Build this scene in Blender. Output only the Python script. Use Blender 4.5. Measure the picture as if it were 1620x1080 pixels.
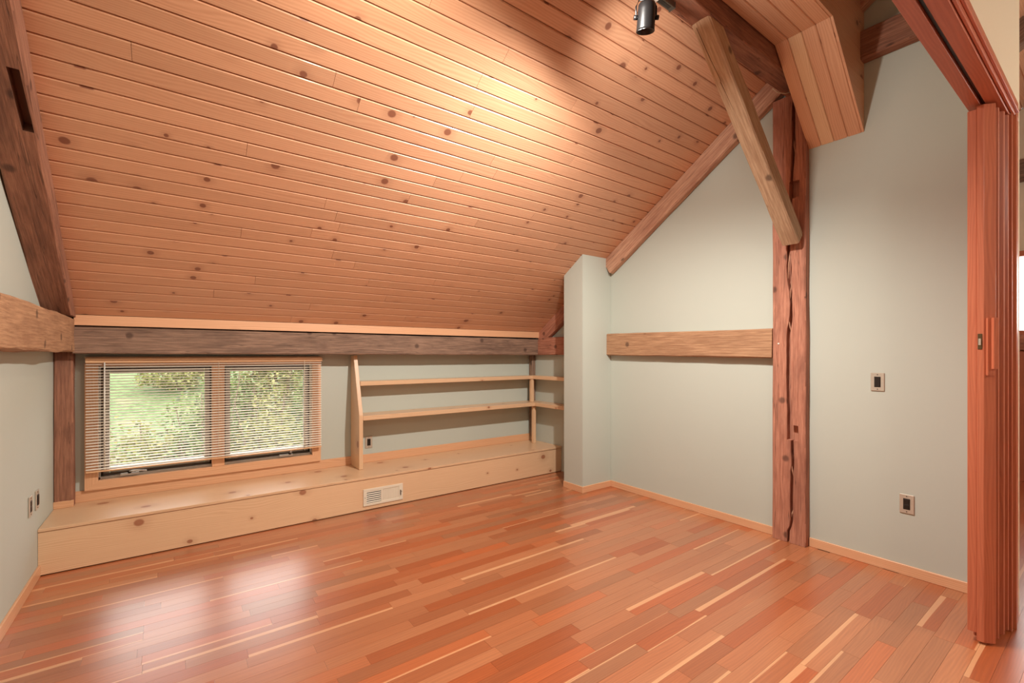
import bpy, bmesh, math, random
from mathutils import Vector, Matrix, noise

for o in list(bpy.data.objects):
    bpy.data.objects.remove(o, do_unlink=True)
scene = bpy.context.scene
COL = scene.collection

# ------------------------------------------------------------------ camera
F_PX, YAW, V0, CAM_H = 726.8, math.radians(53.69), 561.0, 1.35
cd = bpy.data.cameras.new('camera')
cam = bpy.data.objects.new('camera', cd)
COL.objects.link(cam)
cam.location = (0, 0, CAM_H)
cam.rotation_euler = (math.radians(90), 0, YAW - math.radians(90))
cd.sensor_width = 36.0
cd.lens = F_PX / 1620 * 36.0
cd.shift_y = (V0 - 540.0) / 1620
cd.clip_start = 0.02
cd.clip_end = 200
scene.camera = cam

# ------------------------------------------------------------------ colour management, world, lights
scene.view_settings.view_transform = 'Standard'
scene.view_settings.look = 'None'
scene.view_settings.gamma = 1.0
scene.view_settings.exposure = 0.0
scene.view_settings.use_curve_mapping = False

world = bpy.data.worlds.new('overcast_sky')
scene.world = world
world.use_nodes = True
bg = world.node_tree.nodes['Background']
bg.inputs['Color'].default_value = (1.0, 0.985, 0.95, 1)
bg.inputs['Strength'].default_value = 6.0


def lamp(name, kind, loc, energy, color=(1, 1, 1), target=None, **kw):
    l = bpy.data.lights.new(name, kind)
    l.energy = energy
    l.color = color
    for k, v in kw.items():
        setattr(l, k, v)
    o = bpy.data.objects.new(name, l)
    COL.objects.link(o)
    o.location = loc
    if target is not None:
        d = Vector(target) - Vector(loc)
        o.rotation_euler = d.to_track_quat('-Z', 'Y').to_euler()
    return o


WARM = (1.0, 0.88, 0.72)
SOFTW = (1.0, 0.95, 0.87)
# bulb of the track head in view: wide flood over floor, window wall and gable wall
KEY = (1.92, 1.50, 2.955)
lamp('track_bulb_flood', 'SPOT', KEY, 330, SOFTW, (1.70, 1.75, 1.955), spot_size=math.radians(178), spot_blend=0.7, shadow_soft_size=0.035)
# two more heads further along the same track, above the top of the frame
lamp('track_bulb_slope', 'SPOT', (0.75, 1.50, 3.02), 38, WARM, (0.75, 3.0, 2.3), spot_size=math.radians(150), spot_blend=1.0, shadow_soft_size=0.05)
lamp('track_bulb_gable', 'SPOT', (1.62, 1.47, 3.02), 62, SOFTW, (3.4, 1.75, 2.55), spot_size=math.radians(125), spot_blend=1.0, shadow_soft_size=0.05)
# far lamp of the adjoining space; the near light is added as soft fill
lamp('loft_lamp_far', 'POINT', (4.3, -2.2, 2.40), 95, SOFTW, shadow_soft_size=0.06)
lamp('loft_fill_near', 'POINT', (0.6, -1.5, 2.85), 36, SOFTW, shadow_soft_size=0.25)


# ------------------------------------------------------------------ node helpers / materials
def lin(c):
    return tuple(((v / 12.92) if v <= 0.04045 else ((v + 0.055) / 1.055) ** 2.4) for v in c)


def S(r, g, b):
    return lin((r / 255, g / 255, b / 255)) + (1.0,)


class NT:
    def __init__(self, name):
        self.m = bpy.data.materials.new(name)
        self.m.use_nodes = True
        self.t = self.m.node_tree
        self.b = self.t.nodes['Principled BSDF']

    def n(self, typ, **kw):
        nd = self.t.nodes.new(typ)
        for k, v in kw.items():
            if k.startswith('i_'):
                key = k[2:]
                key = int(key) if key.isdigit() else key.replace('_', ' ')
                self.put(nd.inputs[key], v)
            else:
                setattr(nd, k, v)
        return nd

    def put(self, sock, v):
        if hasattr(v, 'is_linked') or isinstance(v, bpy.types.NodeSocket):
            self.t.links.new(v, sock)
        else:
            sock.default_value = v

    def math(self, op, a, b=None, c=None, clamp=False):
        nd = self.n('ShaderNodeMath', operation=op, use_clamp=clamp)
        for i, v in enumerate((a, b, c)):
            if v is not None:
                self.put(nd.inputs[i], v)
        return nd.outputs[0]

    def mix(self, f, a, b, mode='MIX'):
        nd = self.n('ShaderNodeMix', data_type='RGBA', blend_type=mode)
        self.put(nd.inputs[0], f)
        self.put(nd.inputs[6], a)
        self.put(nd.inputs[7], b)
        return nd.outputs[2]

    def vec(self, x, y, z=0.0):
        nd = self.n('ShaderNodeCombineXYZ')
        for i, v in enumerate((x, y, z)):
            self.put(nd.inputs[i], v)
        return nd.outputs[0]

    def step(self, v, lo, hi):
        nd = self.n('ShaderNodeMapRange', interpolation_type='SMOOTHSTEP')
        self.put(nd.inputs[0], v)
        nd.inputs[1].default_value = lo
        nd.inputs[2].default_value = hi
        return nd.outputs[0]

    def noise(self, vec, scale, detail=3.0, rough=0.55, dist=0.0):
        nd = self.n('ShaderNodeTexNoise')
        self.put(nd.inputs['Vector'], vec)
        nd.inputs['Scale'].default_value = scale
        nd.inputs['Detail'].default_value = detail
        nd.inputs['Roughness'].default_value = rough
        nd.inputs['Distortion'].default_value = dist
        return nd.outputs['Fac']

    def set(self, **kw):
        for k, v in kw.items():
            self.put(self.b.inputs[k.replace('_', ' ')], v)


def uv_coords(t):
    """UV in metres (u along the grain) with a per-object / per-island shift; returns u, v, random"""
    uv = t.n('ShaderNodeUVMap', uv_map='grain')
    sp = t.n('ShaderNodeSeparateXYZ')
    t.put(sp.inputs[0], uv.outputs[0])
    oi = t.n('ShaderNodeObjectInfo')
    ge = t.n('ShaderNodeNewGeometry')
    r = t.math('FRACT', t.math('ADD', oi.outputs['Random'], t.math('MULTIPLY', ge.outputs['Random Per Island'], 7.31)))
    u = t.math('ADD', sp.outputs[0], t.math('MULTIPLY', r, 43.0))
    v = t.math('ADD', sp.outputs[1], t.math('MULTIPLY', r, 17.0))
    return u, v, r


def bump(t, h, strength, dist=0.01):
    b = t.n('ShaderNodeBump')
    b.inputs['Strength'].default_value = strength
    b.inputs['Distance'].default_value = dist
    t.put(b.inputs['Height'], h)
    t.put(t.b.inputs['Normal'], b.outputs[0])


def wood(name, dark, light, knots=0.0, knot_scale=3.2, knot_r=0.055, knot_col=S(84, 44, 30), rough=0.45,
         var=0.25, ring=0.35, coat=0.0, bmp=0.05, sap=None, tint=None, coat_rough=0.16):
    t = NT(name)
    u, v, r = uv_coords(t)
    fine = t.noise(t.vec(t.math('MULTIPLY', u, 3.0), t.math('MULTIPLY', v, 130.0)), 1.0, 4.0, 0.6)
    wob = t.noise(t.vec(t.math('MULTIPLY', u, 0.9), t.math('MULTIPLY', v, 5.0)), 1.0, 2.0)
    rings = t.n('ShaderNodeTexWave', wave_type='BANDS', bands_direction='Y', wave_profile='SIN')
    t.put(rings.inputs['Vector'], t.vec(t.math('MULTIPLY', u, 0.25), t.math('ADD', v, t.math('MULTIPLY', wob, 0.14))))
    rings.inputs['Scale'].default_value = 26.0
    rings.inputs['Distortion'].default_value = 1.2
    rings.inputs['Detail'].default_value = 2.0
    f = t.math('ADD', t.math('MULTIPLY', fine, 1.0 - ring), t.math('MULTIPLY', rings.outputs['Fac'], ring))
    col = t.mix(t.step(f, 0.15, 0.85), dark, light)
    if tint is not None:
        col = t.mix(t.step(t.math('FRACT', t.math('MULTIPLY', r, 5.7)), 0.2, 0.95), col, t.mix(1.0, col, tint, 'MULTIPLY'))
    br = t.math('ADD', 1.0 - var / 2, t.math('MULTIPLY', t.math('FRACT', t.math('MULTIPLY', r, 13.3)), var))
    col = t.mix(1.0, col, t.vec(br, br, br), 'MULTIPLY')
    if sap is not None:
        a = t.n('ShaderNodeUVMap', uv_map='across')
        sa = t.n('ShaderNodeSeparateXYZ')
        t.put(sa.inputs[0], a.outputs[0])
        edge = t.math('ADD', sa.outputs[1], t.math('MULTIPLY', t.math('SUBTRACT', wob, 0.5), 0.35))
        wdt = t.math('SUBTRACT', t.math('MULTIPLY', t.math('FRACT', t.math('MULTIPLY', r, 29.7)), 1.5), 1.12)
        msk = t.math('GREATER_THAN', wdt, edge)
        col = t.mix(t.math('MULTIPLY', msk, 0.68), col, sap)
    if knots > 0:
        vo = t.n('ShaderNodeTexVoronoi', voronoi_dimensions='2D', feature='F1')
        t.put(vo.inputs['Vector'], t.vec(t.math('MULTIPLY', u, 0.8), t.math('ADD', v, t.math('MULTIPLY', wob, 0.02))))
        vo.inputs['Scale'].default_value = knot_scale
        rs = t.n('ShaderNodeSeparateColor')
        t.put(rs.inputs[0], vo.outputs['Color'])
        on = t.math('LESS_THAN', rs.outputs[0], knots)
        rad = t.math('MULTIPLY', t.math('ADD', 0.35, rs.outputs[1]), knot_r)
        q = t.math('DIVIDE', vo.outputs['Distance'], rad)
        core = t.math('SUBTRACT', 1.0, t.step(q, 0.65, 1.05))
        halo = t.math('SUBTRACT', 1.0, t.step(q, 0.9, 3.2))
        kk = t.math('MULTIPLY', on, t.math('ADD', t.math('MULTIPLY', core, 0.78), t.math('MULTIPLY', halo, 0.22), clamp=True))
        col = t.mix(kk, col, knot_col)
    t.set(Base_Color=col, Roughness=rough)
    if coat:
        t.set(Coat_Weight=coat, Coat_Roughness=coat_rough)
    if bmp:
        bump(t, f, bmp)
    return t.m


def timber_mat(name, dark, light, stain, rough=0.75, stain_amt=0.6, crack=0.5):
    t = NT(name)
    u, v, r = uv_coords(t)
    fine = t.noise(t.vec(t.math('MULTIPLY', u, 5.0), t.math('MULTIPLY', v, 90.0)), 1.0, 5.0, 0.65)
    broad = t.noise(t.vec(t.math('MULTIPLY', u, 2.2), t.math('MULTIPLY', v, 9.0)), 1.0, 4.0, 0.6, 0.6)
    spots = t.noise(t.vec(t.math('MULTIPLY', u, 26.0), t.math('MULTIPLY', v, 40.0)), 1.0, 4.0, 0.7)
    col = t.mix(t.step(fine, 0.3, 0.72), dark, light)
    col = t.mix(t.math('MULTIPLY', t.step(broad, 0.42, 0.72), stain_amt), col, stain)
    col = t.mix(t.math('MULTIPLY', t.step(spots, 0.62, 0.78), 0.35), col, stain)
    ck = t.noise(t.vec(t.math('MULTIPLY', u, 1.1), t.math('MULTIPLY', v, 34.0)), 1.0, 2.0, 0.5, 0.3)
    line = t.math('SUBTRACT', 1.0, t.step(t.math('ABSOLUTE', t.math('SUBTRACT', ck, 0.60)), 0.0, 0.014))
    col = t.mix(t.math('MULTIPLY', line, crack), col, S(40, 24, 16))
    vo = t.n('ShaderNodeTexVoronoi', voronoi_dimensions='2D', feature='F1')
    t.put(vo.inputs['Vector'], t.vec(u, v))
    vo.inputs['Scale'].default_value = 5.0
    rs = t.n('ShaderNodeSeparateColor')
    t.put(rs.inputs[0], vo.outputs['Color'])
    on = t.math('LESS_THAN', rs.outputs[0], 0.3)
    core = t.math('MULTIPLY', on, t.math('SUBTRACT', 1.0, t.step(vo.outputs['Distance'], 0.06, 0.16)))
    col = t.mix(t.math('MULTIPLY', core, 0.65), col, S(52, 30, 22))
    t.set(Base_Color=col, Roughness=rough)
    h = t.math('SUBTRACT', t.math('ADD', fine, t.math('MULTIPLY', broad, 0.8)), t.math('MULTIPLY', line, 2.0 * crack * crack))
    bump(t, h, 0.35, 0.012)
    return t.m


def plain(name, col, rough=0.5, metal=0.0, noise_amt=0.0, scale=8.0, bmp=0.0, **kw):
    t = NT(name)
    c = col
    if noise_amt or bmp:
        ge = t.n('ShaderNodeNewGeometry')
        nz = t.noise(ge.outputs['Position'], scale, 4.0)
        if noise_amt:
            k = t.math('ADD', 1.0 - noise_amt / 2, t.math('MULTIPLY', nz, noise_amt))
            c = t.mix(1.0, col, t.vec(k, k, k), 'MULTIPLY')
        if bmp:
            bump(t, nz, bmp, 0.003)
    t.set(Base_Color=c, Roughness=rough, Metallic=metal, **kw)
    return t.m


M = {}
M['pine_ceiling'] = wood('varnished_pine_boards', S(204, 150, 116), S(222, 173, 137), knots=0.55, knot_scale=4.2, knot_r=0.075,
                         knot_col=S(140, 90, 68), rough=0.42, var=0.16, ring=0.28, coat=0.15, bmp=0.03)
M['pine_light'] = wood('clear_pine', S(214, 174, 136), S(228, 192, 154), knots=0.75, knot_scale=3.0, knot_r=0.07,
                       knot_col=S(166, 112, 82), rough=0.38, var=0.10, ring=0.32, coat=0.2, bmp=0.03)
M['pine_trim'] = wood('orange_pine_trim', S(212, 158, 118), S(228, 178, 138), knots=0.15, knot_scale=2.2, knot_r=0.04,
                      knot_col=S(150, 90, 56), rough=0.4, var=0.12, ring=0.3, coat=0.2, bmp=0.02)
M['fir_red'] = wood('red_fir_joinery', S(174, 94, 66), S(198, 116, 84), knots=0.0, rough=0.40, var=0.22, ring=0.18, coat=0.12, bmp=0.0)
M['floor'] = wood('red_strip_flooring', S(160, 97, 63), S(185, 119, 79), knots=0.03, knot_scale=1.7, knot_r=0.03, rough=0.34,
                  var=0.36, ring=0.16, coat=1.0, coat_rough=0.30, bmp=0.015, sap=S(228, 174, 128), tint=S(255, 210, 172))
M['gray_timber'] = timber_mat('weathered_gray_timber', S(116, 90, 74), S(162, 130, 108), S(88, 66, 54))
M['tan_timber'] = timber_mat('sawn_tan_timber', S(150, 110, 80), S(190, 148, 112), S(128, 88, 62), stain_amt=0.4, crack=0.15)
M['red_timber'] = timber_mat('reddish_hewn_timber', S(158, 100, 78), S(196, 136, 110), S(120, 74, 58))
M['brown_timber'] = timber_mat('brown_hewn_timber', S(128, 84, 64), S(168, 116, 90), S(92, 58, 44))
M['pale_timber'] = timber_mat('pale_sawn_timber', S(168, 136, 106), S(206, 178, 146), S(146, 108, 80), stain_amt=0.35, crack=0.15)
M['pink_timber'] = timber_mat('pale_rose_timber', S(176, 126, 100), S(216, 172, 142), S(148, 94, 72), stain_amt=0.5)
M['wall'] = plain('sage_gray_paint', S(187, 192, 181), 0.72, noise_amt=0.03, scale=3.0, bmp=0.02)
M['wall_white'] = plain('warm_white_paint', S(226, 214, 190), 0.75, noise_amt=0.02, bmp=0.02)
M['dark_gap'] = plain('dark_backing', S(46, 28, 20), 0.9)
M['steel'] = plain('brushed_steel_plate', S(196, 186, 170), 0.34, 0.35, noise_amt=0.15, scale=60)
M['dark_plastic'] = plain('dark_brown_plastic', S(32, 26, 22), 0.35)
M['black_metal'] = plain('black_enamel', S(24, 22, 22), 0.32, 0.3)
M['gray_metal'] = plain('gray_track_metal', S(104, 98, 90), 0.4, 0.7)
M['white_plastic'] = plain('white_plastic', S(230, 226, 216), 0.4)
M['slat'] = plain('ivory_aluminium_slat', S(232, 222, 208), 0.38, 0.0)
M['blind_rail'] = plain('tan_blind_rail', S(224, 180, 138), 0.4)
M['register'] = plain('cream_register_enamel', S(228, 218, 198), 0.45)
M['duct_dark'] = plain('gray_duct', S(96, 96, 96), 0.6, 0.3)
M['cord'] = plain('cotton_cord', S(220, 205, 180), 0.8)
M['sash_clad'] = plain('pale_sash_cladding', S(180, 174, 168), 0.5)
M['crank'] = plain('satin_nickel', S(196, 192, 186), 0.32, 0.35)
M['sash_dark'] = plain('dark_weatherstrip', S(74, 60, 52), 0.7)
M['brass'] = plain('tarnished_brass', S(120, 100, 74), 0.35, 0.9)
M['bark'] = plain('gray_bark', S(96, 78, 62), 0.9, noise_amt=0.5, scale=30)


def glass_mat():
    t = NT('window_glass')
    out = t.t.nodes['Material Output']
    tr = t.n('ShaderNodeBsdfTransparent')
    gl = t.n('ShaderNodeBsdfGlossy')
    gl.inputs['Roughness'].default_value = 0.02
    fr = t.n('ShaderNodeFresnel')
    fr.inputs['IOR'].default_value = 1.45
    mx = t.n('ShaderNodeMixShader')
    t.put(mx.inputs[0], t.math('MULTIPLY', fr.outputs[0], 0.6))
    t.put(mx.inputs[1], tr.outputs[0])
    t.put(mx.inputs[2], gl.outputs[0])
    t.t.links.new(mx.outputs[0], out.inputs['Surface'])
    return t.m


M['glass'] = glass_mat()


def leaf_mat(name, a, b, c):
    t = NT(name)
    ge = t.n('ShaderNodeNewGeometry')
    r = ge.outputs['Random Per Island']
    col = t.mix(t.step(r, 0.0, 0.6), a, b)
    col = t.mix(t.step(r, 0.8, 1.0), col, c)
    t.set(Base_Color=col, Roughness=0.55)
    tl = t.n('ShaderNodeBsdfTranslucent')
    t.put(tl.inputs[0], col)
    mx = t.n('ShaderNodeMixShader')
    mx.inputs[0].default_value = 0.3
    t.put(mx.inputs[1], t.b.outputs[0])
    t.put(mx.inputs[2], tl.outputs[0])
    t.t.links.new(mx.outputs[0], t.t.nodes['Material Output'].inputs['Surface'])
    return t.m


M['leaf_green'] = leaf_mat('green_leaves', S(44, 64, 28), S(98, 122, 58), S(160, 166, 112))
M['leaf_yellow'] = leaf_mat('yellow_green_leaves', S(62, 72, 30), S(126, 128, 62), S(164, 160, 104))


def lawn_mat():
    t = NT('hillside_lawn')
    ge = t.n('ShaderNodeNewGeometry')
    a = t.noise(ge.outputs['Position'], 9.0, 5.0, 0.7)
    b = t.noise(ge.outputs['Position'], 1.1, 3.0)
    col = t.mix(t.step(a, 0.35, 0.7), S(62, 84, 38), S(100, 120, 70))
    col = t.mix(t.math('MULTIPLY', t.step(b, 0.52, 0.7), 0.6), col, S(122, 120, 88))
    t.set(Base_Color=col, Roughness=0.9)
    return t.m


M['lawn'] = lawn_mat()

# ------------------------------------------------------------------ geometry helpers
ORIG = {}


def vsum(a, b):
    return (a[0] + b[0], a[1] + b[1], a[2] + b[2])


def box_bm(x0, x1, y0, y1, z0, z1, bevel=0.0, seg=1, bm=None):
    b = bmesh.new()
    vs = [b.verts.new((x, y, z)) for x in (x0, x1) for y in (y0, y1) for z in (z0, z1)]
    for f in ((0, 1, 3, 2), (4, 6, 7, 5), (0, 4, 5, 1), (2, 3, 7, 6), (0, 2, 6, 4), (1, 5, 7, 3)):
        b.faces.new([vs[i] for i in f])
    if bevel:
        bmesh.ops.bevel(b, geom=b.edges[:], offset=bevel, segments=seg, affect='EDGES', profile=0.5)
    if bm is None:
        return b
    return merge(bm, b)


def merge(dst, src):
    mp = {v: dst.verts.new(v.co) for v in src.verts}
    for f in src.faces:
        try:
            dst.faces.new([mp[v] for v in f.verts])
        except ValueError:
            pass
    src.free()
    return dst


def prism(poly, axis, a0, a1, bm=None, bevel=0.0):
    """polygon (2-tuples in the two other axes, in x,y,z order) extruded along axis"""
    b = bmesh.new()

    def mk(p, a):
        if axis == 'x':
            return (a, p[0], p[1])
        if axis == 'y':
            return (p[0], a, p[1])
        return (p[0], p[1], a)
    lo = [b.verts.new(mk(p, a0)) for p in poly]
    hi = [b.verts.new(mk(p, a1)) for p in poly]
    n = len(poly)
    b.faces.new(lo)
    b.faces.new(hi[::-1])
    for i in range(n):
        b.faces.new((lo[i], hi[i], hi[(i + 1) % n], lo[(i + 1) % n]))
    bmesh.ops.recalc_face_normals(b, faces=b.faces[:])
    if bevel:
        bmesh.ops.bevel(b, geom=b.edges[:], offset=bevel, segments=1, affect='EDGES', profile=0.5)
    if bm is None:
        return b
    return merge(bm, b)


def tube_bm(pts, r, n=10, bm=None, caps=True):
    b = bm or bmesh.new()
    pts = [Vector(p) for p in pts]
    rings = []
    for i, p in enumerate(pts):
        d = (pts[min(i + 1, len(pts) - 1)] - pts[max(i - 1, 0)]).normalized()
        up = Vector((0, 0, 1)) if abs(d.z) < 0.9 else Vector((1, 0, 0))
        s = d.cross(up).normalized()
        q = s.cross(d)
        rr = r[i] if isinstance(r, (list, tuple)) else r
        rings.append([b.verts.new(p + (s * math.cos(2 * math.pi * k / n) + q * math.sin(2 * math.pi * k / n)) * rr) for k in range(n)])
    for a, c in zip(rings, rings[1:]):
        for k in range(n):
            b.faces.new((a[k], a[(k + 1) % n], c[(k + 1) % n], c[k]))
    if caps:
        b.faces.new(rings[0][::-1])
        b.faces.new(rings[-1])
    return b


def ob(name, bm, mat, parent=None, grain='x', smooth=False, kind=None, label=None, cat=None, group=None, across=None):
    bmesh.ops.recalc_face_normals(bm, faces=bm.faces[:])
    g = {'x': Vector((1, 0, 0)), 'y': Vector((0, 1, 0)), 'z': Vector((0, 0, 1))}.get(grain) if isinstance(grain, str) else Vector(grain).normalized()
    uvl = bm.loops.layers.uv.new('grain')
    alt = Vector((0, 0, 1)) if abs(g.z) < 0.9 else Vector((1, 0, 0))
    a1 = g.cross(alt).normalized()
    a2 = g.cross(a1).normalized()
    for f in bm.faces:
        nrm = f.normal
        if abs(nrm.dot(g)) > 0.8:
            U, V = a1, a2
        else:
            U = g
            V = a2 if abs(nrm.dot(a1)) > abs(nrm.dot(a2)) else a1
        for l in f.loops:
            l[uvl].uv = (l.vert.co.dot(U), l.vert.co.dot(V))
    if across:
        ul2 = bm.loops.layers.uv.new('across')
        ax, lo, hi = across
        for f in bm.faces:
            for l in f.loops:
                l[ul2].uv = (0, (l.vert.co[ax] - lo) / (hi - lo))
    for f in bm.faces:
        f.smooth = smooth
    xs = [v.co.x for v in bm.verts]
    ys = [v.co.y for v in bm.verts]
    zs = [v.co.z for v in bm.verts]
    c = Vector(((min(xs) + max(xs)) / 2, (min(ys) + max(ys)) / 2, min(zs)))
    for v in bm.verts:
        v.co -= c
    me = bpy.data.meshes.new(name)
    bm.to_mesh(me)
    bm.free()
    me.materials.append(M[mat] if isinstance(mat, str) else mat)
    o = bpy.data.objects.new(name, me)
    COL.objects.link(o)
    if parent is not None:
        o.parent = parent
        o.location = c - ORIG[parent.name]
    else:
        o.location = c
    ORIG[o.name] = c
    tag(o, label, cat, group, kind)
    return o


def tag(o, label=None, cat=None, group=None, kind=None):
    if label:
        o['label'] = label
    if cat:
        o['category'] = cat
    if group:
        o['group'] = group
    if kind:
        o['kind'] = kind
    return o


def root(name, loc, label=None, cat=None, group=None, kind=None):
    o = bpy.data.objects.new(name, None)
    o.empty_display_size = 0.1
    COL.objects.link(o)
    o.location = loc
    ORIG[o.name] = Vector(loc)
    return tag(o, label, cat, group, kind)


def timber_bm(p0, p1, w, h, side, seed=0, rough=0.006, cham=0.008, segs=24, taper=None, bm=None):
    """hewn timber between p0 and p1 (centre line); side = direction of width w; noise-roughened arrises"""
    p0, p1 = Vector(p0), Vector(p1)
    a = (p1 - p0).normalized()
    s = Vector(side)
    s = (s - a * s.dot(a)).normalized()
    t = a.cross(s).normalized()
    b = bm or bmesh.new()
    pr = []
    c = cham
    for (sx, sy) in ((-1, -1), (1, -1), (1, 1), (-1, 1)):
        X, Y = sx * w / 2, sy * h / 2
        if sx * sy > 0:
            pr += [(X, Y - sy * c), (X - sx * c, Y)]
        else:
            pr += [(X - sx * c, Y), (X, Y - sy * c)]
    # add a mid point on every long side
    prof = []
    for i in range(8):
        q, r2 = pr[i], pr[(i + 1) % 8]
        prof.append(q)
        if i % 2 == 1:
            prof.append(((q[0] + r2[0]) / 2, (q[1] + r2[1]) / 2))
    rings = []
    for i in range(segs + 1):
        f = i / segs
        ctr = p0.lerp(p1, f)
        ring = []
        for k, (X, Y) in enumerate(prof):
            nv = noise.noise_vector(Vector((f * (p1 - p0).length * 5.0, k * 0.9 + seed * 3.1, seed * 7.7)))
            nb = noise.noise_vector(Vector((f * (p1 - p0).length * 1.6, k * 0.35 + seed * 1.7, seed * 2.3 + 9)))
            d = (nv * 0.6 + nb) * rough
            ring.append(b.verts.new(ctr + s * (X + d.x) + t * (Y + d.y)))
        rings.append(ring)
    n = len(prof)
    for r0, r1 in zip(rings, rings[1:]):
        for k in range(n):
            b.faces.new((r0[k], r0[(k + 1) % n], r1[(k + 1) % n], r1[k]))
    b.faces.new(rings[0][::-1])
    b.faces.new(rings[-1])
    return b


# ------------------------------------------------------------------ room numbers
XL, XR, YB = -0.67, 3.62, 4.50            # left wall, gable wall, window wall
SL, ZE, YE = 0.66, 1.62, 4.29             # slope, eave height of the boarding, eave position
YR = 0.20                                 # ridge
HX0, HX1, HY0 = -3.5, 7.3, -3.9           # shell of the whole attic


def zc(y):
    return ZE + SL * (YE - y)


# ------------------------------------------------------------------ structure: shell
def roof_poly(y0, y1, off):
    return [(y0, 0.0), (y1, 0.0), (y1, zc(y1) + off), (y0, zc(y0) + off)]


wl = ob('wall_left', prism(roof_poly(0.37, YB + 0.12, 0.02), 'x', XL - 0.10, XL), 'wall', kind='structure',
        label='pale gray painted side wall left of the window')
wr = ob('wall_right', prism(roof_poly(0.386, YB + 0.12, 0.02), 'x', XR, XR + 0.10), 'wall', kind='structure',
        label='sage gray gable wall behind the cracked post')

# window wall with its opening
WX0, WX1, WZ0, WZ1 = -0.452, 1.022, 0.436, 1.268
b = bmesh.new()
for (x0, x1, z0, z1) in ((HX0, WX0, 0, zc(YB)), (WX1, HX1, 0, zc(YB)), (WX0, WX1, 0, WZ0), (WX0, WX1, WZ1, zc(YB))):
    box_bm(x0, x1, YB, YB + 0.12, z0, z1, bm=b)
ob('wall_back', b, 'wall', kind='structure', label='low painted knee wall with the window')

# pipe chase standing against the gable wall
b = prism([(3.21, 0.0), (3.475, 0.0), (3.475, zc(3.475)), (3.21, zc(3.21))], 'x', 3.215, XR - 0.002)
ob('wall_column', b, 'wall', kind='structure', label='narrow painted wall column rising to the sloped ceiling')

# wall above the folding-door opening and its stub at the gable
b = prism([(XL - 0.10, 2.55), (3.60, 2.55), (3.60, 4.30), (XL - 0.10, 4.30)], 'y', 0.369, 0.474)
box_bm(3.302, 3.60, 0.369, 0.474, 0, 2.55, bm=b)
box_bm(HX0, XL - 0.10, 0.369, 0.474, 0, 4.30, bm=b)
ob('wall_front', b, 'wall_white', kind='structure', label='cream wall above the folding door opening')

# shell of the adjoining attic space
b = bmesh.new()
zr = zc(YR)
g_poly = [(HY0, 0), (YB + 0.12, 0), (YB + 0.12, zc(YB + 0.12)), (YR, zr), (HY0, zr - SL * (YR - HY0))]
prism(g_poly, 'x', HX0 - 0.1, HX0, bm=b)
ob('wall_far_left', b, 'wall_white', kind='structure', label='far end wall of the adjoining attic, out of view')
zb = zr - SL * (YR - HY0)
b = bmesh.new()
box_bm(HX0, HX1, HY0 - 0.1, HY0, 0, max(zb, 0.5) + 0.05, bm=b)
ob('wall_rear', b, 'wall_white', kind='structure', label='rear knee wall of the adjoining attic, out of view')

# far end wall beyond the door, with a high window over red wood panelling
FWY0, FWY1, FWZ0, FWZ1 = -1.30, 1.10, 1.56, 2.46
b = bmesh.new()
prism([(HY0, 0), (FWY0, 0), (FWY0, 4.4), (YR - 1.5, zr - SL * 1.5), (HY0, zb)], 'x', HX1, HX1 + 0.1, bm=b)
prism([(FWY1, 0), (YB + .12, 0), (YB + .12, zc(YB + .12)), (FWY1, zc(FWY1))], 'x', HX1, HX1 + 0.1, bm=b)
box_bm(HX1, HX1 + 0.1, FWY0, FWY1, 0, FWZ0, bm=b)
prism([(FWY0, FWZ1), (FWY1, FWZ1), (FWY1, zc(FWY1)), (YR, zr), (FWY0, zr - SL * (YR - FWY0))], 'x', HX1, HX1 + 0.1, bm=b)
ob('wall_far_right', b, 'wall_white', kind='structure', label='cream end wall of the adjoining attic beyond the folding door')
w2 = root('window_2', (HX1, 0.0, FWZ0), kind='structure', label='high window in the far end wall beyond the folding door')
for (y0, y1, z0, z1) in ((FWY0, FWY1, FWZ1 - .06, FWZ1), (FWY0, FWY1, FWZ0, FWZ0 + .05), (FWY0, FWY0 + .06, FWZ0, FWZ1), (FWY1 - .06, FWY1, FWZ0, FWZ1), (-0.13, -0.07, FWZ0, FWZ1)):
    ob('frame_rail', box_bm(HX1 - 0.02, HX1 + 0.06, y0, y1, z0, z1, 0.004), 'fir_red', w2, grain='y')
ob('pane', box_bm(HX1 + 0.03, HX1 + 0.036, FWY0 + .06, -0.13, FWZ0 + .05, FWZ1 - .06), 'glass', w2)
ob('pane', box_bm(HX1 + 0.03, HX1 + 0.036, -0.07, FWY1 - .06, FWZ0 + .05, FWZ1 - .06), 'glass', w2)
ob('sill', box_bm(HX1 - 0.08, HX1, FWY0 - .05, FWY1 + .05, FWZ0 - .16, FWZ0, 0.006), 'red_timber', w2, grain='y')
wp = root('wainscot', (HX1 - 0.02, 0.0, 0.0), 'red board wainscot under the far window seen past the folding door', 'panelling')
for i in range(16):
    y0 = -1.4 + i * 0.16
    ob('board', box_bm(HX1 - 0.025, HX1 - 0.001, y0 + .002, y0 + .158, 0.0, 1.395, 0.004), 'fir_red', wp, grain='z')

# floor slab; strips are laid on it further down
fl = ob('floor', box_bm(HX0, HX1, HY0, YB + 0.12, -0.15, -0.012), 'dark_gap', kind='structure', label='red-orange wood strip floor')

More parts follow.
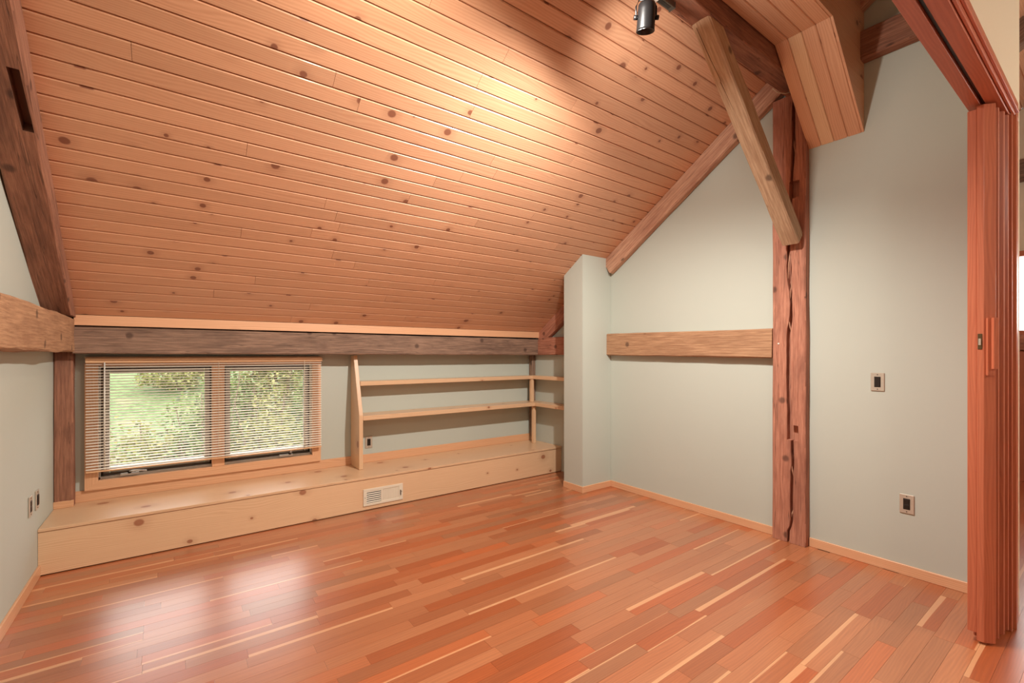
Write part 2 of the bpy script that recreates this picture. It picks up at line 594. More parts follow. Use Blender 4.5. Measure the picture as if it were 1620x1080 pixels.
# ceiling slab (behind the boards) and the other half of the roof
b = prism([(YB + 0.4, zc(YB + 0.4) + 0.022), (YR, zc(YR) + 0.022), (YR, zc(YR) + 0.15), (YB + 0.4, zc(YB + 0.4) + 0.15)], 'x', HX0 - .1, HX1 + .1)
ce = ob('ceiling', b, 'dark_gap', kind='structure', label='steep sloped ceiling lined with knotty pine boards')
b = prism([(YR, zr), (HY0 - 0.1, zr - SL * (YR - HY0 + .1)), (HY0 - 0.1, zr - SL * (YR - HY0 + .1) + .15), (YR, zr + .15)], 'x', HX0 - .1, HX1 + .1)
ob('ceiling_rear', b, 'wall_white', kind='structure', label='opposite roof slope over the adjoining attic, out of view')

# ------------------------------------------------------------------ ceiling boards
rnd = random.Random(11)
PITCH = 0.0908
ny = Vector((0, -SL, -1)).normalized()       # facing down into the room
dy = Vector((0, -1, SL)).normalized()        # up the slope


def slope_board(x0, x1, s0, s1):
    """tongue and groove board with chamfered arrises, s measured up the slope from the eave line"""
    e = Vector((0, YE, ZE))
    prof = [(s0, 0.020), (s0, 0.011), (s0 + 0.0015, 0.007), (s0 + 0.0065, 0.0), (s1 - 0.007, 0.0), (s1 - 0.002, 0.0055), (s1 - 0.0012, 0.011), (s1 - 0.0012, 0.020)]
    b = bmesh.new()
    ra, rb = [], []
    for (s, d) in prof:
        p = e + dy * s - ny * d
        ra.append(b.verts.new((x0, p.y, p.z)))
        rb.append(b.verts.new((x1, p.y, p.z)))
    n = len(prof)
    for i in range(n - 1):
        b.faces.new((ra[i], rb[i], rb[i + 1], ra[i + 1]))
    b.faces.new(ra)
    b.faces.new(rb[::-1])
    return b


# joints read off the photograph, (row counted up from the eave, x); others random
nrow = int(((YE - YR) / dy.y * -1) / PITCH) - 1
for i in range(nrow):
    s0 = 0.005 + i * PITCH
    y = YE + dy.y * s0
    x0, x1 = XL + 0.015, XR - 0.004
    cuts = []
    x = x0 + rnd.uniform(0.5, 2.6)
    while x < x1 - 0.4:
        cuts.append(x)
        x += rnd.uniform(1.6, 3.2)
    e = [x0] + cuts + [x1]
    for a, c in zip(e, e[1:]):
        ob('plank', slope_board(a + 0.0008, c - 0.0008, s0, s0 + PITCH), 'pine_ceiling', ce)
# same lining beyond the gable wall, and left of it (too far to tell apart)
b = bmesh.new()
for i in range(nrow):
    s0 = 0.005 + i * PITCH
    for (a, c) in ((XR + 0.11, HX1 - 0.01),):
        merge(b, slope_board(a, c, s0, s0 + PITCH))
ob('plank_far', b, 'pine_ceiling', ce, kind='stuff')

# eave trim board
b = prism([(4.283, 1.553), (4.300, 1.553), (4.300, 1.612), (4.283, 1.6235)], 'x', -0.552, 3.556)
ob('trim_1', b, 'pine_trim', kind='structure', label='pale pine trim board along the foot of the sloped ceiling')

# ------------------------------------------------------------------ floor strips
rnd = random.Random(5)
RW = 0.0735
cF = Vector((math.cos(YAW), math.sin(YAW)))
cR = Vector((math.sin(YAW), -math.cos(YAW)))


def px(x, y, z=0.0):
    d = x * cF.x + y * cF.y
    l = x * cR.x + y * cR.y
    if d < 0.15:
        return None
    return (810 + F_PX * l / d, V0 - F_PX * (z - CAM_H) / d)


def vis_area(x0, x1, y0, y1):
    n = 0
    tot = 0
    P = [px(x0, y0), px(x1, y0), px(x1, y1), px(x0, y1)]
    if any(p is None for p in P):
        # sample
        return 0
    A = abs(sum(P[i][0] * P[(i + 1) % 4][1] - P[(i + 1) % 4][0] * P[i][1] for i in range(4))) / 2
    k = 0
    for i in range(6):
        for j in range(2):
            q = px(x0 + (x1 - x0) * (i + .5) / 6, y0 + (y1 - y0) * (j + .5) / 2)
            if 0 <= q[0] < 1620 and 0 <= q[1] < 1080:
                k += 1
    return A * k / 12


strips = []
y_split = 0.40
y = 3.962
while y > -1.2:
    y0, y1 = y - RW, y
    xa, xb = (XL, XR) if y0 > 0.40 else (XL, 5.2)
    if y0 > 0.40:
        y_split = y0
    x = xa - rnd.uniform(0, 0.5)
    while x < xb:
        L = rnd.choice((0.32, 0.45, 0.55, 0.62, 0.75, 0.9, 1.15)) * rnd.uniform(0.85, 1.15)
        a, c = max(x, xa), min(x + L, xb)
        if c - a > 0.02:
            strips.append((a, c, y0, y1))
        x += L
    y -= RW
vis = sorted(((vis_area(*s), s) for s in strips), key=lambda q: -q[0])
keep = [s for A, s in vis[:290] if A > 20]
rest = [s for A, s in vis[len(keep):]]


def strip_bm(a, c, y0, y1, bm=None):
    return box_bm(a + .0004, c - .0004, y0 + .0004, y1 - .0004, -0.012, 0.0, bm=bm)


for s in keep:
    ob('strip', strip_bm(*s), 'floor', fl, across=(1, s[2], s[3]) if rnd.random() < .5 else (1, s[3], s[2]))
b = bmesh.new()
for s in rest:
    strip_bm(*s, bm=b)
y = -1.2
for i in range(36):
    for k in range(9):
        strip_bm(-3.4 + k * 1.2, -2.2 + k * 1.2, y - RW, y, bm=b)
    y -= RW
for i in range(60):                                      # beyond the gable wall
    for k in range(4):
        if y_split + i * RW < YB:
            strip_bm(3.62 + k * 0.92, 4.54 + k * 0.92, y_split + i * RW, y_split + (i + 1) * RW, bm=b)
for i in range(22):
    for k in range(3):
        strip_bm(5.2 + k * 0.7, 5.9 + k * 0.7, y_split - (i + 1) * RW, y_split - i * RW, bm=b)
        strip_bm(-3.4 + k * .91, -2.49 + k * .91, y_split - (i + 1) * RW, y_split - i * RW, bm=b)
ob('strip_rest', b, 'floor', fl, kind='stuff', across=(1, -30.0, -20.0))

# ------------------------------------------------------------------ baseboards
ob('baseboard_left', box_bm(XL, XL + 0.013, 0.48, 3.955, 0.0, 0.068, 0.002), 'pine_trim', grain='y', kind='structure', label='pine baseboard along the left wall')
ob('baseboard_right', box_bm(XR - 0.013, XR, 1.600, 3.209, 0.0, 0.062, 0.002), 'pine_trim', grain='y', kind='structure', label='pine baseboard between the column and the post')
ob('baseboard_front', box_bm(XR - 0.013, XR, 0.476, 1.370, 0.0, 0.062, 0.002), 'pine_trim', grain='y', kind='structure', label='pine baseboard between the post and the folding door')
b = box_bm(3.202, 3.215, 3.197, 3.475, 0, 0.062, 0.002)
box_bm(3.215, 3.607, 3.197, 3.2099, 0, 0.062, 0.002, bm=b)
ob('baseboard_column', b, 'pine_trim', kind='structure', label='pine baseboard around the wall column')
b = box_bm(-0.575, 1.372, 4.487, YB, 0.2905, 0.372, 0.002)
box_bm(1.412, XR, 4.487, YB, 0.2905, 0.372, 0.002, bm=b)
ob('baseboard_back', b, 'pine_trim', kind='structure', label='pine baseboard along the window wall above the bench')
ob('baseboard_corner', box_bm(XL, -0.567, 4.395, 4.410, 0.2905, 0.338, 0.002), 'pine_trim', kind='structure', label='short pine base block under the corner timber post')

# ------------------------------------------------------------------ timbers
def timber(name, label, mat, p0, p1, w, h, side, grain, seed, **kw):
    bm = timber_bm(p0, p1, w, h, side, seed=seed, **kw)
    return ob(name, bm, mat, grain=grain, smooth=False, label=label, cat='beam' if 'beam' in name or 'purlin' in name else name.split('_')[-1])


timber('timber_beam', 'long gray-brown weathered timber beam above the window and shelves', 'gray_timber', (-0.56, 4.398, 1.452), (3.60, 4.398, 1.442), 0.190, 0.196, (0, 0, 1), 'x', 1, rough=0.004, segs=60)
timber('timber_beam', 'tan wall timber on the left wall with a rough wavy top edge', 'tan_timber', (-0.610, 4.30, 1.487), (-0.610, 0.55, 1.475), 0.118, 0.225, (1, 0, 0), 'y', 2, rough=0.011, segs=50)
timber('timber_post', 'short brown timber post in the corner left of the window', 'brown_timber', (-0.6195, 4.447, 0.291), (-0.6195, 4.447, 1.375), 0.100, 0.100, (1, 0, 0), 'z', 3, rough=0.004)

# left rafter, with its open mortise
b = timber_bm((-0.617, 4.36, zc(4.36) - 0.077), (-0.505, 0.6, zc(0.6) - 0.077), 0.15, 0.12, (1, 0, 0), seed=4, rough=0.006, segs=60)
rl = ob('timber_rafter', b, 'brown_timber', grain=(0, -1, SL), label='heavy brown hewn rafter along the left wall with an open mortise', cat='rafter')



def carve(o, cutter_bm):
    """cut real recesses into an object's mesh"""
    me = bpy.data.meshes.new('cutter')
    bmesh.ops.recalc_face_normals(cutter_bm, faces=cutter_bm.faces[:])
    cutter_bm.to_mesh(me)
    cutter_bm.free()
    c = bpy.data.objects.new('cutter', me)
    COL.objects.link(c)
    md = o.modifiers.new('cut', 'BOOLEAN')
    md.operation = 'DIFFERENCE'
    md.solver = 'EXACT'
    md.object = c
    dg = bpy.context.evaluated_depsgraph_get()
    new = bpy.data.meshes.new_from_object(o.evaluated_get(dg))
    o.modifiers.clear()
    o.data = new
    bpy.data.objects.remove(c, do_unlink=True)


def slope_box(x0, x1, yc, half, d0, d1):
    """box lying along the slope: x range, centre y, half length along slope, depth range below the boards"""
    e = Vector((0, yc, zc(yc)))
    b_ = bmesh.new()
    vs = []
    for x in (x0, x1):
        for q in (-half, half):
            for d in (d0, d1):
                p = e + dy * q + ny * d
                vs.append(b_.verts.new((x, p.y, p.z)))
    for f in ((0, 1, 3, 2), (4, 6, 7, 5), (0, 4, 5, 1), (2, 3, 7, 6), (0, 2, 6, 4), (1, 5, 7, 3)):
        b_.faces.new([vs[i] for i in f])
    return b_


cut = slope_box(-0.549, -0.511, 2.90, 0.15, 0.06, 0.2)
carve(rl, cut)
carve(rl, box_bm(-0.90, -0.30, 3.95, 4.70, 1.20, 1.606))

# gable rafter: broken into the length beside the column and the length behind it
GX = 3.585
timber('timber_rafter', 'pale reddish split rafter following the ceiling on the gable wall', 'pink_timber', (GX, 3.206, zc(3.206) - 0.092), (GX, 0.45, zc(0.45) - 0.092), 0.07, 0.158, (1, 0, 0), (0, -1, SL), 5, rough=0.005, segs=70)
timber('timber_rafter', 'dark lower end of a rafter in the corner behind the wall column', 'red_timber', (GX, 4.29, zc(4.29) - 0.082), (GX, 3.48, zc(3.48) - 0.092), 0.07, 0.158, (1, 0, 0), (0, -1, SL), 6, rough=0.004)
timber('timber_beam', 'short tan timber on the gable wall left of the cracked post', 'tan_timber', (GX + .001, 3.208, 1.4555), (GX + .001, 1.598, 1.4335), 0.064, 0.218, (1, 0, 0), 'y', 7, rough=0.004, segs=30)
timber('timber_beam', 'brown timber end in the corner behind the wall column', 'red_timber', (GX, 4.298, 1.452), (GX, 3.477, 1.452), 0.07, 0.205, (1, 0, 0), 'y', 8, rough=0.004)
timber('timber_post', 'thin dark corner post behind the shelf upright', 'gray_timber', (3.589, 4.455, 0.343), (3.589, 4.455, 1.345), 0.058, 0.06, (1, 0, 0), 'z', 9, rough=0.003)
timber('collar_beam', 'dark horizontal collar beam high on the gable wall', 'brown_timber', (GX, 1.36, 3.335), (GX, 0.478, 3.335), 0.07, 0.185, (1, 0, 0), 'y', 10, rough=0.004)
timber('timber_purlin', 'dark reddish purlin under the ceiling above the brace', 'brown_timber', (XL + .12, 1.443, 3.325), (3.615, 1.443, 3.325), 0.125, 0.225, (0, 1, 0), 'x', 11, rough=0.009, segs=80)

# cracked post
YU = lambda u: 1.596 - 0.00419 * (u - 1222)
ZV = lambda v: 1.35 + (561 - v) * 0.00454
crack = [(862, 1246, 1249), (840, 1246, 1250), (832, 1250, 1253), (812, 1251, 1256), (780, 1251, 1255), (745, 1251, 1256), (735, 1253, 1257), (705, 1252, 1257), (696, 1252, 1256),
         (695.5, 1246, 1263), (672, 1246, 1263), (671.5, 1246, 1252), (640, 1246, 1252), (600, 1245, 1251), (555, 1245, 1251), (520, 1246, 1252), (508, 1249, 1254), (480, 1251, 1254),
         (462, 1250, 1254), (440, 1246, 1254), (420, 1245, 1253), (392, 1246, 1250), (330, 1249, 1252), (315, 1250, 1254), (314.5, 1250, 1265), (288.5, 1250, 1265), (288, 1251, 1255),
         (240, 1253, 1259), (200, 1254, 1259), (151, 1255, 1259)]
crack.sort(key=lambda c: -c[0])
b = bmesh.new()
zl = []
for k in range(len(crack)):
    zl.append(crack[k])
    if k + 1 < len(crack) and crack[k][0] - crack[k + 1][0] > 14:
        n = int((crack[k][0] - crack[k + 1][0]) // 9)
        for j in range(1, n):
            f = j / n
            jl = noise.noise(Vector((k, j, 0.3))) * 1.1
            zl.append(tuple(crack[k][q] * (1 - f) + crack[k + 1][q] * f + (jl if q else 0) for q in range(3)))
XF = 3.56
for sideL in (True, False):
    rings = []
    for (v, ul, ur) in zl:
        z = max(ZV(v), 0.001)
        wob = noise.noise(Vector((z * 3, 5.5 if sideL else 9.1, 0))) * 0.004
        if sideL:
            yo, yi, ch = 1.596 + wob, YU(ul), 0.006
            pts = [(XR - .001, yo), (XF + ch, yo), (XF, yo - ch), (XF + wob * .4, (yo + yi) / 2), (XF, yi + 0.002), (XF + .004, yi), (XR - .012, yi)]
        else:
            yo, yi, ch = 1.374 + wob, YU(ur), 0.006
            pts = [(XR - .012, yi), (XF + .004, yi), (XF, yi - 0.002), (XF + wob * .4, (yo + yi) / 2), (XF, yo + ch), (XF + ch, yo), (XR - .001, yo)]
        rings.append([b.verts.new((x, y, z)) for x, y in pts])
    for r0, r1 in zip(rings, rings[1:]):
        for q in range(6):
            b.faces.new((r0[q], r0[q + 1], r1[q + 1], r1[q]))
    b.faces.new(rings[0])
    b.faces.new(rings[-1][::-1])
box_bm(XR - .014, XR - .001, 1.40, 1.57, 0.001, 3.21, bm=b)
pc = ob('timber_post', b, 'red_timber', grain='z', label='tall reddish timber post with a long dark crack and two open mortises', cat='post')
# splinters still standing in the crack
for (v0_, u0_, v1_, u1_) in ((505, 1248, 530, 1253), (395, 1250, 440, 1246.5), (445, 1253, 472, 1250), (805, 1255, 818, 1252), (735, 1252.5, 755, 1256), (224, 1256, 246, 1258.5)):
    bb = tube_bm([(XF + .012, YU(u0_), ZV(v0_)), (XF + .006, YU((u0_ + u1_) / 2), ZV((v0_ + v1_) / 2)), (XF + .014, YU(u1_), ZV(v1_))], [0.0012, 0.004, 0.0015], 5)
    ob('splinter', bb, 'pink_timber', pc, grain='z')
ob('peg', tube_bm([(XF + .01, YU(1232.5), ZV(543)), (XF - .004, YU(1232.5), ZV(543))], 0.006, 10), 'white_plastic', pc, label='pale peg end')

# brace between post and purlin (45 degrees)
p_lo, p_hi = Vector((3.535, 1.447, 2.165)), Vector((2.385, 1.447, 3.275))
brace = timber('timber_brace', 'straight diagonal timber brace from the cracked post up to the purlin', 'pale_timber', p_lo, p_hi, 0.108, 0.115, (0, 1, 0), (1, 0, -0.97), 12, rough=0.003, segs=40)

ba = (p_hi - p_lo).normalized()
bn_ = Vector((0, 1, 0)).cross(ba).normalized()
if bn_.z > 0:
    bn_ = -bn_                                   # normal of the underside
ctr = p_lo.lerp(p_hi, 0.80) + bn_ * 0.0575
cut = bmesh.new()
pp = [(-.24, .012, .001), (-.10, .018, .003), (-.06, .021, .0045), (-.055, .016, .003), (.08, .024, .003), (.27, .030, .0035)]
ra_ = []
for (t_, yo_, w_) in pp:
    c0 = ctr + ba * t_ + Vector((0, yo_, 0))
    ra_.append([cut.verts.new(c0 + Vector((0, sy * w_, 0)) + bn_ * dz) for (sy, dz) in ((-.5, .02), (.5, .02), (.5, -.022), (-.5, -.022))])
for r0, r1 in zip(ra_, ra_[1:]):
    for k in range(4):
        cut.faces.new((r0[k], r0[(k + 1) % 4], r1[(k + 1) % 4], r1[k]))
cut.faces.new(ra_[0])
cut.faces.new(ra_[-1][::-1])
carve(brace, cut)

# ------------------------------------------------------------------ boarded soffit box by the gable
BX, BZ, BB, BY0, BY1 = 3.10, 3.33, 2.802, 1.053, 1.378
bxr = root('boxed_soffit', (3.36, 1.22, BB), 'boarded pine box with a slanted underside hung against the gable wall', 'soffit')
core = prism([(BX - 1.6, BZ + .016), (BX + .004, BZ + .016), (XR - .001, BB + .018), (XR - .001, 3.66), (BX - 1.6, 3.66)], 'y', BY0 + .0145, BY1 - .004)
ob('core', core, 'dark_gap', bxr)
BYU = BY0 + .0122
bw = (BY1 - BYU) / 4
sd = Vector((XR - BX, 0, BB - BZ)).normalized()
sn = Vector((sd.z, 0, -sd.x))
for i in range(4):
    y0, y1 = BYU + i * bw, BYU + (i + 1) * bw

    def brd(xa, za, xb, zb_, nx, nz, th=0.016):
        bm = bmesh.new()
        prof = [(y0 + .0006, th), (y0 + .0006, .005), (y0 + .005, 0), (y1 - .005, 0), (y1 - .0006, .005), (y1 - .0006, th)]
        A = [bm.verts.new((xa - nx * d, yy, za - nz * d)) for yy, d in prof]
        Bv = [bm.verts.new((xb - nx * d, yy, zb_ - nz * d)) for yy, d in prof]
        for k in range(6):
            bm.faces.new((A[k], Bv[k], Bv[(k + 1) % 6], A[(k + 1) % 6]))
        bm.faces.new(A)
        bm.faces.new(Bv[::-1])
        return bm
    ob('underside_board', brd(BX - 1.6, BZ, BX - .0005, BZ, 0, -1), 'pine_ceiling', bxr, grain='x')
    ob('slant_board', brd(BX, BZ, XR - .0015, BB, -abs(sn.x), -abs(sn.z)), 'pine_light' if i == 2 else 'pine_ceiling', bxr, grain=sd)
# near side, horizontal boards cut to the slant
zz = BB - .01
k = 0
while zz < 3.66:
    z0, z1 = max(zz, BB), min(zz + 0.086, 3.66)

    def xs(z):
        return XR - .0015 - (z - BB) / (BZ - BB) * (XR - BX) if z < BZ else BX
    if z1 <= BZ:
        poly = [(xs(z0), z0 + .0005), (XR - .0015, z0 + .0005), (XR - .0015, z1 - .0005), (xs(z1), z1 - .0005)]
        if abs(xs(z0) - (XR - .0015)) < 1e-4:
            poly = poly[1:]
    elif z0 < BZ:
        poly = [(xs(z0), z0 + .0005), (XR - .0015, z0 + .0005), (XR - .0015, z1 - .0005), (BX - 1.6, z1 - .0005), (BX - 1.6, BZ), (BX, BZ)]
    else:
        poly = [(BX - 1.6, z0 + .0005), (XR - .0015, z0 + .0005), (XR - .0015, z1 - .0005), (BX - 1.6, z1 - .0005)]
    ob('side_board', prism(poly, 'y', BY0, BY0 + .012), 'pine_ceiling', bxr, grain='x')
    zz += 0.086
    k += 1

# thin white wire between purlin and box
ob('loose_wire', tube_bm([(3.36, 1.505, 3.205), (3.40, 1.49, 3.185), (3.45, 1.46, 3.18), (3.50, 1.42, 3.20), (3.53, 1.385, 3.23)], 0.0035, 8), 'cord', smooth=True,
   label='thin white wire sagging below the end of the purlin', cat='wire')

# ------------------------------------------------------------------ window
w1 = root('window_1', (0.285, 4.46, 0.38), kind='structure', label='two-sash casement window in pine casing behind the blind')
CX0, CX1, CZ0, CZ1 = -0.519, 1.089, 0.3725, 1.335
cy0, cy1 = 4.462, YB - .0005
# mitred casing
def casing(poly, grain):
    ob('casing', prism(poly, 'y', cy0, cy1), 'pine_trim', w1, grain=grain)
casing([(CX0, CZ0), (CX1, CZ0), (WX1 - .005, WZ0), (WX0 + .005, WZ0)], 'x')
casing([(CX0, CZ1), (WX0 + .005, WZ1), (WX1 - .005, WZ1), (CX1, CZ1)], 'x')
casing([(CX0, CZ0), (WX0 + .005, WZ0), (WX0 + .005, WZ1), (CX0, CZ1)], 'z')
casing([(CX1, CZ0), (CX1, CZ1), (WX1 - .005, WZ1), (WX1 - .005, WZ0)], 'z')
MX0, MX1 = 0.247, 0.335
ob('mullion', box_bm(MX0, MX1, 4.470, 4.60, WZ0, WZ1, 0.003), 'pine_trim', w1, grain='z')
b = bmesh.new()
for (x0, x1, z0, z1) in ((WX0, WX0 + .014, WZ0, WZ1), (WX1 - .014, WX1, WZ0, WZ1), (WX0, WX1, WZ0, WZ0 + .016), (WX0, WX1, WZ1 - .014, WZ1)):
    box_bm(x0, x1, YB + .001, YB + .118, z0, z1, bm=b)
ob('jamb_liner', b, 'sash_clad', w1)
for (x0, x1) in ((WX0 + .014, MX0), (MX1, WX1 - .014)):
    z0, z1 = WZ0 + .016, WZ1 - .014
    b = bmesh.new()
    for (a, c, d, e) in ((x0, x0 + .012, z0, z1), (x1 - .012, x1, z0, z1), (x0, x1, z0, z0 + .016), (x0, x1, z1 - .012, z1)):
        box_bm(a, c, 4.535, 4.552, d, e, bm=b)
    ob('weatherstrip', b, 'sash_dark', w1)
    b = bmesh.new()
    s = .048
    for (a, c, d, e) in ((x0, x0 + s, z0, z1), (x1 - s, x1, z0, z1), (x0 + s, x1 - s, z0, z0 + s + .012), (x0 + s, x1 - s, z1 - s, z1)):
        box_bm(a + .002, c - .002, 4.555, 4.592, d + .002, e - .002, bm=b)
    sash = ob('sash', b, 'sash_clad', w1)
    ob('pane', box_bm(x0 + s - .004, x1 - s + .004, 4.572, 4.577, z0 + s + .008, z1 - s + .004), 'glass', sash)
# crank operators
for (xc, sgn, fold) in ((-0.27, 1, True), (0.80, 1, False)):
    zc0 = WZ0 + .018
    bm = box_bm(xc - .055, xc + .055, 4.468, 4.50, zc0 - .004, zc0 + .012, 0.004)
    cr = ob('crank_base', bm, 'crank', w1)
    if fold:
        pts = [(xc, 4.474, zc0 + .02), (xc + .03, 4.466, zc0 + .026), (xc + .07, 4.463, zc0 + .022), (xc + .10, 4.462, zc0 + .016)]
    else:
        pts = [(xc + .03, 4.474, zc0 + .018), (xc + .045, 4.466, zc0 + .04), (xc + .085, 4.464, zc0 + .06), (xc + .10, 4.464, zc0 + .075)]
    ob('crank_handle', tube_bm(pts, [.009, .006, .005, .007], 8), 'crank', cr, smooth=True)
    ob('crank_hub', tube_bm([(pts[0][0], 4.49, zc0 + .006), (pts[0][0], 4.466, zc0 + .022)], .011, 10), 'black_metal', cr, smooth=True)

# ------------------------------------------------------------------ venetian blind
bl = root('venetian_blind', (0.287, 4.42, 0.50), 'ivory narrow-slat venetian blind lowered over the window', 'blind')
BXA, BXB = -0.507, 1.083
ob('headrail', box_bm(BXA - .002, BXB + .004, 4.401, 4.440, 1.292, 1.3245, 0.002), 'blind_rail', bl)
ob('bottom_rail', box_bm(BXA, BXB, 4.407, 4.431, 0.508, 0.518, 0.002), 'blind_rail', bl)
nsl = 37
slat_mesh = None
for i in range(nsl):
    z = 0.530 + i * (1.280 - 0.530) / (nsl - 1)
    if slat_mesh is None:
        bm = bmesh.new()
        A, Bv = [], []
        for q in range(5):
            f = q / 4 - .5
            yy = 4.419 + f * 0.0245
            hz = z + (0.25 - f * f) * 0.010 + f * 0.0060
            A.append(bm.verts.new((BXA, yy, hz)))
            Bv.append(bm.verts.new((BXB, yy, hz)))
        for q in range(4):
            bm.faces.new((A[q], A[q + 1], Bv[q + 1], Bv[q]))
        first = ob('slat', bm, 'slat', bl, smooth=True)
        slat_mesh = first.data
        z_first = z
    else:
        o = first.copy()
        COL.objects.link(o)
        o.location = first.location + Vector((0, 0, z - z_first))
for xc in (-0.405, 0.29, 0.985):
    b = bmesh.new()
    for yy in (4.4055, 4.4325):
        tube_bm([(xc, yy, 0.516), (xc, yy, 1.293)], 0.0011, 5, bm=b)
    ob('ladder_cord', b, 'cord', bl)
ob('tilt_wand', tube_bm([(-0.405, 4.396, 1.295), (-0.405, 4.393, 0.62)], 0.004, 8), 'white_plastic', bl, smooth=True)
ob('lift_cord', tube_bm([(0.935, 4.397, 1.295), (0.937, 4.395, 0.50)], 0.0022, 6), 'cord', bl, smooth=True)
ob('bracket', box_bm(BXA - .006, BXA - .002, 4.40, 4.461, 1.288, 1.327), 'gray_metal', bl)

# ------------------------------------------------------------------ bench
bn = root('window_bench', (1.475, 4.22, 0.0), 'long low pine bench built in under the window and shelves', 'bench')
ob('top_board', box_bm(XL + .001, XR - .001, 3.948, YB - .001, 0.270, 0.290, 0.0025), 'pine_light', bn)
ob('front_board', box_bm(XL + .001, XR - .001, 3.955, 3.975, 0.006, 0.2665, 0.001), 'pine_light', bn)
ob('support_frame', box_bm(XL + .01, XR - .01, 4.03, 4.45, 0.0, 0.269), 'dark_gap', bn)

# register grille
rg = root('floor_register', (1.492, 3.953, 0.045), 'cream metal heating register set in the bench front', 'register')
rx0, rx1, rz0, rz1 = 1.312, 1.672, 0.040, 0.186
b = bmesh.new()
for (x0, x1, z0, z1) in ((rx0, rx1, rz1 - .022, rz1), (rx0, rx1, rz0, rz0 + .022), (rx0, rx0 + .03, rz0 + .022, rz1 - .022), (rx1 - .038, rx1, rz0 + .022, rz1 - .022), (1.468, 1.484, rz0 + .022, rz1 - .022)):
    box_bm(x0, x1, 3.947, 3.9545, z0, z1, 0.0015, bm=b)
ob('frame', b, 'register', rg)
for xx in (rx0 + .015, rx1 - .012):
    ob('screw', box_bm(xx - .003, xx + .003, 3.9462, 3.947, 0.110, 0.116), 'gray_metal', rg.children[0])
ob('damper_plate', box_bm(1.484, rx1 - .038, 3.9515, 3.9545, rz0 + .022, rz1 - .022), 'register', rg, label='closed half of the grille')
ob('duct_back', box_bm(rx0 + .03, 1.468, 3.9535, 3.9548, rz0 + .022, rz1 - .022), 'duct_dark', rg)
for i in range(6):
    z = rz0 + .028 + i * .0175
    ob('louver', prism([(3.9485, z), (3.9535, z + .006), (3.9535, z + .0075), (3.9485, z + .0015)], 'x', rx0 + .03, 1.468), 'register', rg)
for i in range(16):
    x = 1.489 + i * .0093
    ob('fin', box_bm(x, x + .0016, 3.9495, 3.9515, rz0 + .024, rz1 - .024), 'register', rg)
ob('lever', box_bm(rx1 - .027, rx1 - .020, 3.938, 3.947, 0.085, 0.130, 0.001), 'gray_metal', rg)

# ------------------------------------------------------------------ shelves
sh = root('bookshelf', (2.5, 4.38, 0.29), 'open pine shelving with two long shelves standing on the bench', 'shelf')
ob('side_panel', prism([(4.237, .2905), (4.486, .2905), (4.486, 1.345), (4.405, 1.345), (4.237, .79)], 'x', 1.369, 1.406, bevel=0.003), 'pine_light', sh, grain='z')
# L-shaped shelves: long board plus the return along the gable wall
ob('shelf_board', box_bm(1.407, XR - .001, 4.242, YB - .002, 0.740, 0.782, 0.002), 'pine_light', sh)
ob('shelf_board', box_bm(1.407, XR - .001, 4.318, YB - .002, 1.058, 1.098, 0.002), 'pine_light', sh)
ob('return_shelf', box_bm(3.452, XR - .001, 3.478, 4.2415, 0.740, 0.782, 0.002), 'pine_light', sh, grain='y')
ob('return_shelf', box_bm(3.482, XR - .001, 3.478, 4.3175, 1.058, 1.098, 0.002), 'pine_light', sh, grain='y')
ob('upright', box_bm(3.462, 3.500, 4.275, 4.315, 0.2905, 0.7395, 0.002), 'pine_light', sh, grain='z')
ob('upright', box_bm(3.468, 3.506, 4.322, 4.362, 0.7825, 1.0575, 0.002), 'pine_light', sh, grain='z')


# ------------------------------------------------------------------ wall plates
def wall_plate(name, label, cat, ctr, axis, w=0.072, h=0.117, rocker=True, group=None):
    """axis: outward normal 'x-' (gable), 'x+' (left wall) or 'y-' (window wall)"""
    cx, cy, cz = ctr
    r = root(name, ctr, label, cat, group)

    def bx(a0, a1, d0, d1, z0, z1, bev=0.0):
        if axis == 'x-':
            return box_bm(cx - d1, cx - d0, cy + a0, cy + a1, cz + z0, cz + z1, bev)
        if axis == 'x+':
            return box_bm(cx + d0, cx + d1, cy + a0, cy + a1, cz + z0, cz + z1, bev)
        return box_bm(cx + a0, cx + a1, cy - d1, cy - d0, cz + z0, cz + z1, bev)
    pl = ob('plate', bx(-w / 2, w / 2, 0.0005, 0.007, -h / 2, h / 2, 0.003), 'steel', r, grain='z')
    ins = ob('insert', bx(-.0165, .0165, 0.007, 0.0085, -.0335, .0335, 0.0008), 'dark_plastic', r)
    if rocker:
        ob('rocker', bx(-.0135, .0135, 0.0085, 0.0125, -.030, .030, 0.0015), 'dark_plastic', ins)
    else:
        for zz_ in (-.016, .016):
            ob('receptacle', bx(-.012, .012, 0.0085, 0.010, zz_ - .012, zz_ + .012, 0.001), 'dark_plastic', ins)
    for zz_ in (-h / 2 + .012, h / 2 - .012):
        ob('screw', bx(-.003, .003, 0.007, 0.008, zz_ - .003, zz_ + .003), 'gray_metal', pl)
    return r


wall_plate('light_switch', 'steel switch plate with dark rocker at chest height on the gable wall', 'switch', (XR, 0.981, 1.177), 'x-')
wall_plate('power_outlet', 'steel outlet plate low on the gable wall near the folding door', 'outlet', (XR, 0.836, 0.436), 'x-', rocker=False)
wall_plate('power_outlet', 'small steel outlet plate under the lower shelf on the window wall', 'outlet', (1.548, YB, 0.487), 'y-', rocker=False)
wall_plate('power_outlet', 'steel outlet plate on the left wall, the one nearer the camera', 'outlet', (XL, 3.762, 0.480), 'x+', rocker=False)
wall_plate('cable_plate', 'steel plate on the left wall, the one nearer the window', 'outlet', (XL, 3.920, 0.478), 'x+', rocker=True)

